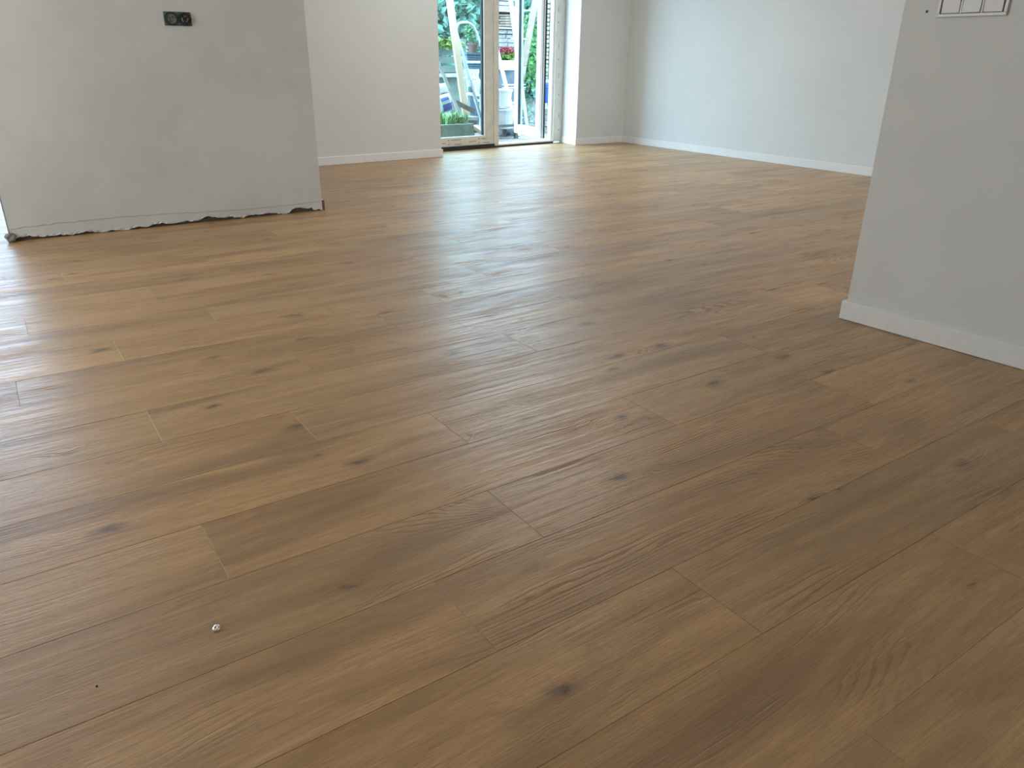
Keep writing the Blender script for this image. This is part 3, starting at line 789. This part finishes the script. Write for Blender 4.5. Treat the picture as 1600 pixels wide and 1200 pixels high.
sack('cement_sack', 'white sack with a blue printed square leaning behind the lath', 684, 710, 149, 177, 8.86, -14, [(0.30, 0.88, 0.08, 0.52, M_BLUEP), (0.28, 0.75, 0.72, 0.90, M_BLUEP)], 51)
sack('cement_sack', 'plain white sack with faint red lettering above the blue one', 682, 704, 131, 150, 9.04, -6, [(0.35, 0.85, 0.12, 0.24, M_RED)], 52)

# stepladder with a rounded handle behind the closed leaf
VL = 9.45
def hoop(cx):
    pass
sl = thing('step_ladder', 'aluminium stepladder with a rounded handle bar behind the glass', 'ladder', (5.45, VL, GZ))
p_tl = at(713.5, 45, VL); p_bl = at(758.5, 207, VL-0.35); dirl = (p_bl-p_tl)
wv = at(752, 80, VL)-at(722, 80, VL)        # spacing of the two rails
k = (GZ-p_tl.z)/dirl.z; p_bl = p_tl+dirl*k
tr_ = Vector((0.42, 0.02, 0))
hp = []
h0 = p_tl; h1 = at(741.5, 46, VL)
for i in range(9):
    a = math.pi*(1-i/8)
for q_ in ((713.5, 50), (713.2, 44), (714.5, 39), (718, 36), (723, 35.2), (730, 35.2), (735.5, 37), (740, 41.5), (744, 49), (749, 64), (754.5, 82)):
    hp.append(at(q_[0], q_[1], VL))
e2 = hp[-1]+(hp[-1]-hp[-2])*0.3
rt_dir = (hp[-1]-hp[-2]).normalized()
k2 = (GZ+0.02-hp[-1].z)/rt_dir.z; rbot = hp[-1]+rt_dir*k2
rbot = Vector((p_bl.x+0.45, p_bl.y+0.02, GZ+0.015))
MB().tube([p_bl+Vector((0, 0, 0.015))]+hp+[rbot], 0.0155, 8).build('handle_frame', M_ALU, sl, smooth=True)
# rear legs
q0 = at(722.5, 88, VL+0.03); q1 = at(756, 203, VL+0.02)
dq = q1-q0; q1 = q0+dq*((GZ+0.012-q0.z)/dq.z)
MB().bar(q0, q1, 0.03, 0.022, (0, 1, 0)).build('rear_leg', M_ALU, sl)
q2 = q0+Vector((0.40, 0.03, 0)); q3 = q1+Vector((0.42, 0.03, 0))
MB().bar(q2, q3, 0.03, 0.022, (0, 1, 0)).build('rear_leg', M_ALU, sl)
for f in (0.30, 0.48, 0.66, 0.84):
    a = p_tl.lerp(p_bl, f); b_ = hp[-1].lerp(rbot, f*1.15-0.16)
    MB().bar(a, Vector((b_.x, b_.y, a.z)), 0.09, 0.025).build('tread', M_ALU, sl)
MB().box(q0.x+0.1, q0.x+0.16, q0.y-0.03, q0.y+0.03, q0.z-0.45, q0.z-0.38).build('hinge_block', M_SLATE, sl)

# blue slatted crate with a pot and plants on it
VC = 11.0
c0 = at(729.5, 84, VC); c1 = at(766, 115, VC)
cr = thing('slatted_crate', 'blue grey slatted crate stack carrying a clay pot', 'crate', ((c0.x+c1.x)/2, VC+0.3, GZ))
nz = 9; hz = (c0.z-c1.z)/nz
for i in range(nz):
    MB().box(c0.x+0.02*(nz-i)/nz, c1.x, VC, VC+0.03, c1.z+i*hz+0.012, c1.z+(i+1)*hz).build('slat', M_CRATE, cr)
MB().box(c0.x+0.02, c1.x, VC+0.03, VC+0.14, GZ-0.012, c0.z-0.004).build('body', M_CRATE, cr)
MB().box(c0.x-0.02, c1.x, VC-0.02, VC+0.16, c0.z-0.004, c0.z+0.012).build('lid', M_CRATE, cr)
pc = at(738.5, 83, VC+0.08); pw = 0.085
pzz = c0.z+0.012
po = thing('flower_pot', 'brown clay pot standing on the blue slatted crate', 'pot', (pc.x, VC+0.08, pzz))
MB().lathe([(pw*0.72, 0), (pw*0.97, 0.115), (pw*1.08, 0.115), (pw*1.08, 0.145), (pw*0.9, 0.145)], (pc.x, VC+0.08, pzz), 18).build('pot_wall', M_TERRA, po, smooth=False)
MB().lathe([(pw*0.9, 0.135), (pw*0.89, 0.146)], (pc.x, VC+0.08, pzz), 18).build('soil', M_BROWNWOOD, po)
leaves(260, (pc.x-0.045, VC+0.08, pzz+0.30), (0.07, 0.05, 0.11), 0.04, 61, M_LEAF, 'foliage', po, 0.2, 0.0)
MB().tube([(pc.x, VC+0.08, pzz+0.12), (pc.x-0.01, VC+0.08, pzz+0.3)], 0.006, 6).build('stem', M_BROWNWOOD, po)
yc = at(755, 70, VC+0.06); yp = thing('trailing_plant', 'yellow green plant hanging beside the clay pot', 'plant', (yc.x, VC+0.06, pzz))
MB().lathe([(0.04, 0), (0.055, 0.07), (0.05, 0.075)], (yc.x, VC+0.06, pzz), 12).build('pot_wall', M_TERRA, yp)
leaves(150, (yc.x, VC+0.06, pzz+0.14), (0.03, 0.03, 0.12), 0.04, 62, M_LIME, 'foliage', yp, 0.3, 0.0)

# white plastic garden chair
VH = 9.75
h0 = at(748, 160, VH); ch = thing('garden_chair', 'white plastic garden chair beyond the stepladder', 'chair', (h0.x, VH, GZ))
sz = at(748, 146, VH).z; sx_ = at(740, 146, VH).x; ex_ = at(765, 146, VH).x
bt = at(748, 112, VH).z
MB().box(sx_, ex_, VH-0.2, VH+0.22, sz-0.035, sz).build('seat', M_WHITEP, ch, bevel=0.012)
for (x_, y_) in ((sx_+0.03, VH-0.17), (ex_-0.03, VH-0.17), (sx_+0.03, VH+0.19), (ex_-0.03, VH+0.19)):
    MB().bar((x_, y_, sz-0.03), (x_+(0.05 if x_ > h0.x else -0.02), y_, GZ-0.01), 0.045, 0.03, (0, 1, 0)).build('leg', M_WHITEP, ch)
for i in range(4):
    x_ = sx_+0.05+(ex_-sx_-0.1)*i/3
    MB().bar((x_, VH+0.2, sz), (x_, VH+0.27, bt), 0.045, 0.014, (0, 1, 0)).build('back_slat', M_WHITEP, ch)
MB().bar((sx_+0.01, VH+0.27, bt), (ex_-0.01, VH+0.27, bt), 0.02, 0.06).build('top_rail', M_WHITEP, ch)
for x_ in (sx_, ex_):
    MB().tube([(x_, VH-0.18, sz), (x_, VH-0.17, sz+0.17), (x_, VH-0.10, sz+0.20), (x_, VH+0.22, sz+0.20)], 0.02, 8).build('armrest', M_WHITEP, ch, smooth=True)

# stone rack seen through the open doorway
VR = 10.4
r0 = at(774, 0, VR); r1 = at(815, 0, VR)
rk = thing('storage_rack', 'dark wooden rack packed with stone slabs and firewood', 'rack', ((r0.x+r1.x)/2, VR+0.3, GZ))
zz = lambda py, v=VR: at(792, py, v).z
shelves = [zz(94), zz(42.5), zz(15.5)]
for z in shelves: MB().box(r0.x, r1.x, VR, VR+0.25, z-0.025, z).build('shelf', M_PALEWOOD if z != shelves[0] else M_DARKWOOD, rk)
for x_ in (r0.x, r1.x-0.05): MB().box(x_, x_+0.05, VR+0.20, VR+0.25, GZ-0.02, zz(-28)).build('post', M_DARKWOOD, rk)
MB().box(r0.x, r1.x, VR+0.25, VR+0.27, GZ-0.02, zz(-28)).build('back_panel', M_DARKWOOD, rk)
MB().box(r0.x-0.05, r1.x+0.05, VR-0.03, VR+0.30, zz(-28), zz(-28)+0.04).build('roof_board', M_DARKWOOD, rk)
slab_spots = []
rs_ = random.Random(77)
def slabs(z0_, z1_, n, xa, xb, where):
    hh = (z1_-z0_)/n
    for i in range(n):
        x_ = xa; nn = 0
        while x_ < xb-0.08:
            wl_ = rs_.uniform(0.16, 0.34); xe = min(x_+wl_, xb)
            slab_spots.append((x_, xe-0.006, z0_+i*hh, z0_+(i+1)*hh-0.004-rs_.uniform(0, 0.005), '%s, %s layer up, %s stone from the mullion' % (where, ORD[i], ORD[nn]), rs_.uniform(0, 0.03))); nn += 1
            x_ = xe
xm = r1.x-0.02
slabs(shelves[0], shelves[1]-0.028, 7, r0.x+0.06, xm, 'middle shelf')
slabs(shelves[2], zz(-14), 4, r0.x+0.06, xm, 'top shelf')
for (xa, xb, za, zb_, where, dy) in slab_spots:
    m = MB().box(-(xb-xa)/2, (xb-xa)/2, 0, 0.13, 0, zb_-za)
    o = m.build('stone_slab', M_STONE, bevel=0.005); o.location = ((xa+xb)/2, VR+0.03+dy, za)
    tag(o, 'pale stone slab on the '+where, 'stone slab', 'slabs on the '+where.split(',')[0])
# blue sticker on the slab pile
st0 = at(786, 62, VR-0.004); st1 = at(794.5, 67, VR-0.004)
# firewood between the shelves
fz0, fz1 = shelves[1], shelves[2]-0.03
for i in range(5):
    z = fz0+0.022+i*(fz1-fz0-0.03)/5
    xa = at(782.5, 30, VR).x+0.02*(i % 2); xb = r1.x-0.03
    m = MB(); rr = random.Random(90+i)
    m.tube([(xa, VR+0.05, z), ((xa+xb)/2, VR+0.055, z+0.003), (xb, VR+0.05, z)], [0.015, 0.018, 0.016], 7)
    o = m.build('firewood_log', M_BARK, smooth=True, origin=((xa+xb)/2, VR+0.05, z))
    tag(o, 'split firewood log in the dark gap of the rack, %s' % ('lowest', 'second from below', 'middle one of five', 'second from the top', 'topmost')[i], 'log', 'logs in the gap of the rack')
# log ends towards the hinge side of the doorway
xa, xb = at(851, 60, VR).x, at(868, 60, VR).x
z = zz(124); i = 0
lb = thing('log_base', 'grey stone base under the stack of log ends', 'stone base', (xa+0.07, VR+0.1, GZ))
for k_ in range(6):
    za_ = GZ+(z-GZ)*k_/6; MB().box(xa-0.01-0.008*(k_ % 2), xa+0.15, VR-0.03, VR+0.26, za_-(0.012 if k_ == 0 else 0), GZ+(z-GZ)*(k_+1)/6-(0.004 if k_ < 5 else 0)).build('block', M_STONE, lb, bevel=0.004)
while z < zz(-12):
    rr = random.Random(200+i); r_ = rr.uniform(0.020, 0.030)
    for side, x_ in (('leaf', xa+0.035), ('frame', xa+0.105)):
        m = MB().tube([(x_, VR-0.04, z+r_), (x_, VR+0.26, z+r_)], r_, 8)
        o = m.build('firewood_log', M_BARK if rr.random() < 0.75 else M_STONE, smooth=False, origin=(x_, VR+0.1, z))
        tag(o, 'sawn log end in the %s row above the stone base, nearer the %s' % (ORD[i], 'open leaf' if side == 'leaf' else 'door jamb'), 'log', 'log ends by the open leaf')
    z += 2*r_+0.012; i += 1

# flower box with pink and yellow plants
VQ = 9.9
g0 = at(772, 105, VQ); g1 = at(804.5, 94.5, VQ)
fbx = thing('flower_box', 'white flower box of pink blooms and lime leaves', 'flower box', ((g0.x+g1.x)/2, VQ+0.1, g0.z))
MB().box(g0.x, g1.x, VQ, VQ+0.2, g0.z, g1.z).build('box_wall', M_WHITEP, fbx, bevel=0.004)
fc = at(791.5, 87.5, VQ+0.08); leaves(260, (fc.x, fc.y, fc.z), (0.125, 0.07, 0.055), 0.05, 71, M_LIME, 'foliage', fbx, 0.0, 0.0)
fc2 = at(791.5, 88.5, VQ+0.10); leaves(120, (fc2.x, fc2.y, fc2.z), (0.13, 0.06, 0.05), 0.05, 72, M_LEAF, 'foliage', fbx, 0.0, 0.0)
fc3 = at(791.5, 79.5, VQ+0.07); leaves(330, (fc3.x, fc3.y, fc3.z), (0.135, 0.06, 0.038), 0.04, 73, M_PINK, 'blooms', fbx, 0.0, 0.0)
# table that carries the flower box
tb = thing('potting_bench', 'grey slate topped bench under the flower box', 'bench', ((g0.x+g1.x)/2, VQ+0.1, GZ))
MB().box(g0.x+0.02, g1.x+0.05, VQ-0.02, VQ+0.4, g0.z-0.03, g0.z).build('bench_top', M_WHITEP, tb)
MB().box(g0.x+0.02, g1.x+0.05, VQ+0.05, VQ+0.07, GZ-0.01, g0.z-0.03).build('front_sheet', M_SLATE, tb)
for x_ in (g0.x+0.02, g1.x+0.01): MB().box(x_, x_+0.04, VQ+0.08, VQ+0.4, GZ-0.01, g0.z-0.03).build('leg', M_SLATE, tb)

# second ladder (trestle) in the doorway
VT = 8.95
def P(px, py, v): return at(px, py, v)
ld = thing('trestle_ladder', 'white aluminium ladder with double treads in the open doorway', 'ladder', (at(795, 210, VT).x, VT, GZ))
fa_ = P(779, 88, VT+0.30); ft = P(810.5, 213.5, VT-0.18); dv = ft-fa_; ft = fa_+dv*((GZ+0.012-fa_.z)/dv.z); fa2 = fa_-dv*0.45
MB().bar(fa2, ft, 0.045, 0.028, (0, 1, 0)).build('rail', M_ALU, ld)
ba = P(793.8, -30, VT+0.5); bb = P(808.5, 85, VT+0.45)
dv2 = bb-ba; bb = ba+dv2*((GZ+0.012-ba.z)/dv2.z)
MB().bar(ba, bb, 0.05, 0.03, (0, 1, 0)).build('rail', M_ALU, ld)
for (y0, y1, xl) in ((104.2, 109.5, 783.0), (131.3, 138.2, 785.5), (159.5, 166.5, 794.0)):
    for (ya, yb) in ((y0, y0+2.2), (y1-2.2, y1)):
        a = P(xl, (ya+yb)/2, VT+0.28); b_ = P(809, (ya+yb)/2-0.2, VT+0.28); b_ = Vector((b_.x+0.12, a.y, a.z))
        MB().bar(a, b_, 0.05, 0.016).build('tread', M_ALU, ld)
for (y_, xl, xr_) in ((15.0, 797.5, 822), (60.5, 800, 812)):
    a = P(xl, y_, VT+0.47); b_ = P(xr_, y_, VT+0.47); MB().bar(a, Vector((b_.x+0.1, a.y, a.z)), 0.05, 0.018).build('tread', M_ALU, ld)
a = P(778, 200, VT-0.1); b_ = P(807, 199.0, VT-0.1); MB().bar(a, Vector((b_.x, a.y, a.z)), 0.03, 0.03).build('foot_bar', M_ALU, ld)

# white tubs under the ladder
def tub(label, px0, px1, py0, py1, v):
    a = at(px0, py1, v); b_ = at(px1, py0, v); c = (a+b_)/2; w = (b_.x-a.x)/2; h = b_.z-a.z
    t = thing('plastic_tub', label, 'tub', (c.x, v, a.z), 'white tubs under the ladder')
    MB().lathe([(w*0.86, 0), (w*0.97, h*0.86), (w*1.03, h*0.86), (w*1.03, h*0.94)], (c.x, v, a.z), 22).build('bucket', M_WHITEP, t, smooth=False)
    MB().lathe([(w*1.05, h*0.92), (w*1.05, h*0.99), (w*0.98, h)], (c.x, v, a.z), 22).build('lid', M_WHITEP, t)
    return a.z, c.x, w
zt, cx_, w_ = tub('lower white plastic tub standing under the ladder', 762, 800, 169, 194, 8.78)
tub('upper white plastic tub stacked on the other tub', 763, 797, 139, 167, 8.78)
stn = thing('tub_stand', 'low grey wooden stand holding the white tubs', 'stand', (cx_, 8.78, GZ))
MB().box(cx_-w_, cx_+w_, 8.6, 8.95, zt-0.03, zt).build('stand_top', M_BROWNWOOD, stn)
for sx in (-1, 1):
    for sy in (-1, 1):
        MB().box(cx_+sx*(w_-0.03)-0.02, cx_+sx*(w_-0.03)+0.02, 8.775+sy*0.14-0.02, 8.775+sy*0.14+0.02, GZ-0.01, zt-0.03).build('leg', M_BROWNWOOD, stn)
# work shoes on the paving
def shoe(label, px, py, ang):
    p = flr(px, py, GZ); t = thing('work_shoe', label, 'shoe', (p.x, p.y, GZ), 'work shoes outside')
    mt = Matrix.Translation(p) @ Matrix.Rotation(R(ang), 4, 'Z')
    vs = []; fs = []; secs = ((-0.12, 0.035, 0.075), (-0.09, 0.042, 0.095), (-0.04, 0.042, 0.09), (0.02, 0.042, 0.065), (0.08, 0.048, 0.05), (0.12, 0.042, 0.035), (0.14, 0.022, 0.02))
    n = 10
    for (x_, wd2, hh) in secs:
        for k_ in range(n):
            a = math.pi*k_/(n-1); vs.append(mt @ Vector((x_, -math.cos(a)*wd2, 0.018+math.sin(a)*hh)))
    for i in range(len(secs)-1):
        for k_ in range(n-1): fs.append((i*n+k_, (i+1)*n+k_, (i+1)*n+k_+1, i*n+k_+1))
    fs.append(tuple(range(n))); fs.append(tuple(reversed(range((len(secs)-1)*n, len(secs)*n))))
    m = MB(); m.add(vs, fs); m.build('upper', M_SEAL, t, smooth=True)
    sm = MB(); pl = [(x_, -wd2*1.06) for (x_, wd2, hh) in secs]+[(x_, wd2*1.06) for (x_, wd2, hh) in reversed(secs)]
    sm.prism([tuple((mt @ Vector((a, b2, 0)))[:2]) for a, b2 in pl], GZ, GZ+0.02); sm.build('sole', M_SLATE, t)
shoe('dark work shoe beside the ladder foot, toe to the house', 782, 211, -90)
shoe('dark work shoe tilted towards the white ladder rail', 801, 212.0, -90)

# hinge side: blue drum, red pot, small green plant
VD = 9.9
d0 = at(850, 161, VD); d1 = at(873, 129, VD); rad = (d1.x-d0.x)/2; dc = (d0.x+d1.x)/2
dr = thing('blue_drum', 'blue plastic drum behind the gap of the open leaf', 'drum', (dc, VD+0.1, GZ))
MB().lathe([(rad*0.94, 0.0), (rad, 0.02), (rad, 0.2), (rad*1.03, 0.22), (rad, 0.24), (rad, d1.z-d0.z-0.03), (rad*0.9, d1.z-d0.z)], (dc, VD+0.1, d0.z), 22).build('barrel', M_BLUEDRUM, dr)
MB().box(dc-rad, dc+rad, VD-0.02, VD+0.2, GZ-0.01, d0.z).build('base_block', M_STONE, dr)
rp_ = at(859.5, 169, 9.2); rpo = thing('red_pot', 'small red pot on the plinth below the blue drum', 'pot', (rp_.x, 9.2, rp_.z))
hh_ = at(859.5, 161, 9.2).z-rp_.z
MB().lathe([(0.028, 0), (0.042, hh_*0.8), (0.046, hh_*0.8), (0.046, hh_)], (rp_.x, 9.2, rp_.z), 16).build('pot_wall', M_REDPOT, rpo)
gl_ = at(859.5, 175, 9.08); wp = thing('weed', 'small green weed growing up against the stone plinth', 'weed', (gl_.x, 9.08, GZ))
leaves(60, gl_, (0.03, 0.015, 0.04), 0.03, 81, M_GRASS, 'foliage', wp, 0.2, 0.0)
MB().tube([(gl_.x, 9.08, GZ-0.012), (gl_.x+0.005, 9.08, gl_.z)], 0.003, 5).build('stem', M_GRASS, wp)
pl_ = thing('stone_plinth', 'grey stone plinth under the small red pot', 'plinth', (rp_.x, 9.25, GZ))
for i in range(4):
    z_a = GZ+(rp_.z-GZ)*i/4; z_b = GZ+(rp_.z-GZ)*(i+1)/4-0.006 if i < 3 else rp_.z
    MB().box(rp_.x-0.08-0.01*(i % 2), rp_.x+0.08, 9.16, 9.34, z_a-(0.01 if i == 0 else 0), z_b).build('stone', M_STONE, pl_, bevel=0.004)

# plank and shrub added behind the open leaf in place of its glass reflection
b0 = at(813.5, 128, 9.45); b1 = at(836.5, 0, 9.6); dv = b1-b0
b0 = b0+dv*((GZ-b0.z)/dv.z); b1 = b0+(b1-b0)*1.15
board('reflection_plank', 'pinkish plank added behind the open leaf in place of a beam reflection', b0, b1, 0.085, 0.04, M_PINKWOOD, (0, 1, 0), 'plank')
sc_ = at(827, 55, 10.0); sh = thing('shrub', 'bright green shrub added behind the open leaf in place of a foliage reflection', 'shrub', (sc_.x, 10.0, GZ))
leaves(900, (sc_.x, 10.0, GZ+1.05), (0.10, 0.13, 0.62), 0.08, 82, M_GRASS, 'foliage', sh, 0.3, 0.0)
leaves(500, (sc_.x, 10.02, GZ+0.45), (0.09, 0.12, 0.45), 0.08, 83, M_TEALLEAF, 'foliage', sh, 0.3, 0.0)
MB().tube([(sc_.x, 10.0, GZ-0.02), (sc_.x+0.02, 10.0, GZ+1.2)], 0.015, 6).build('stem', M_BROWNWOOD, sh)
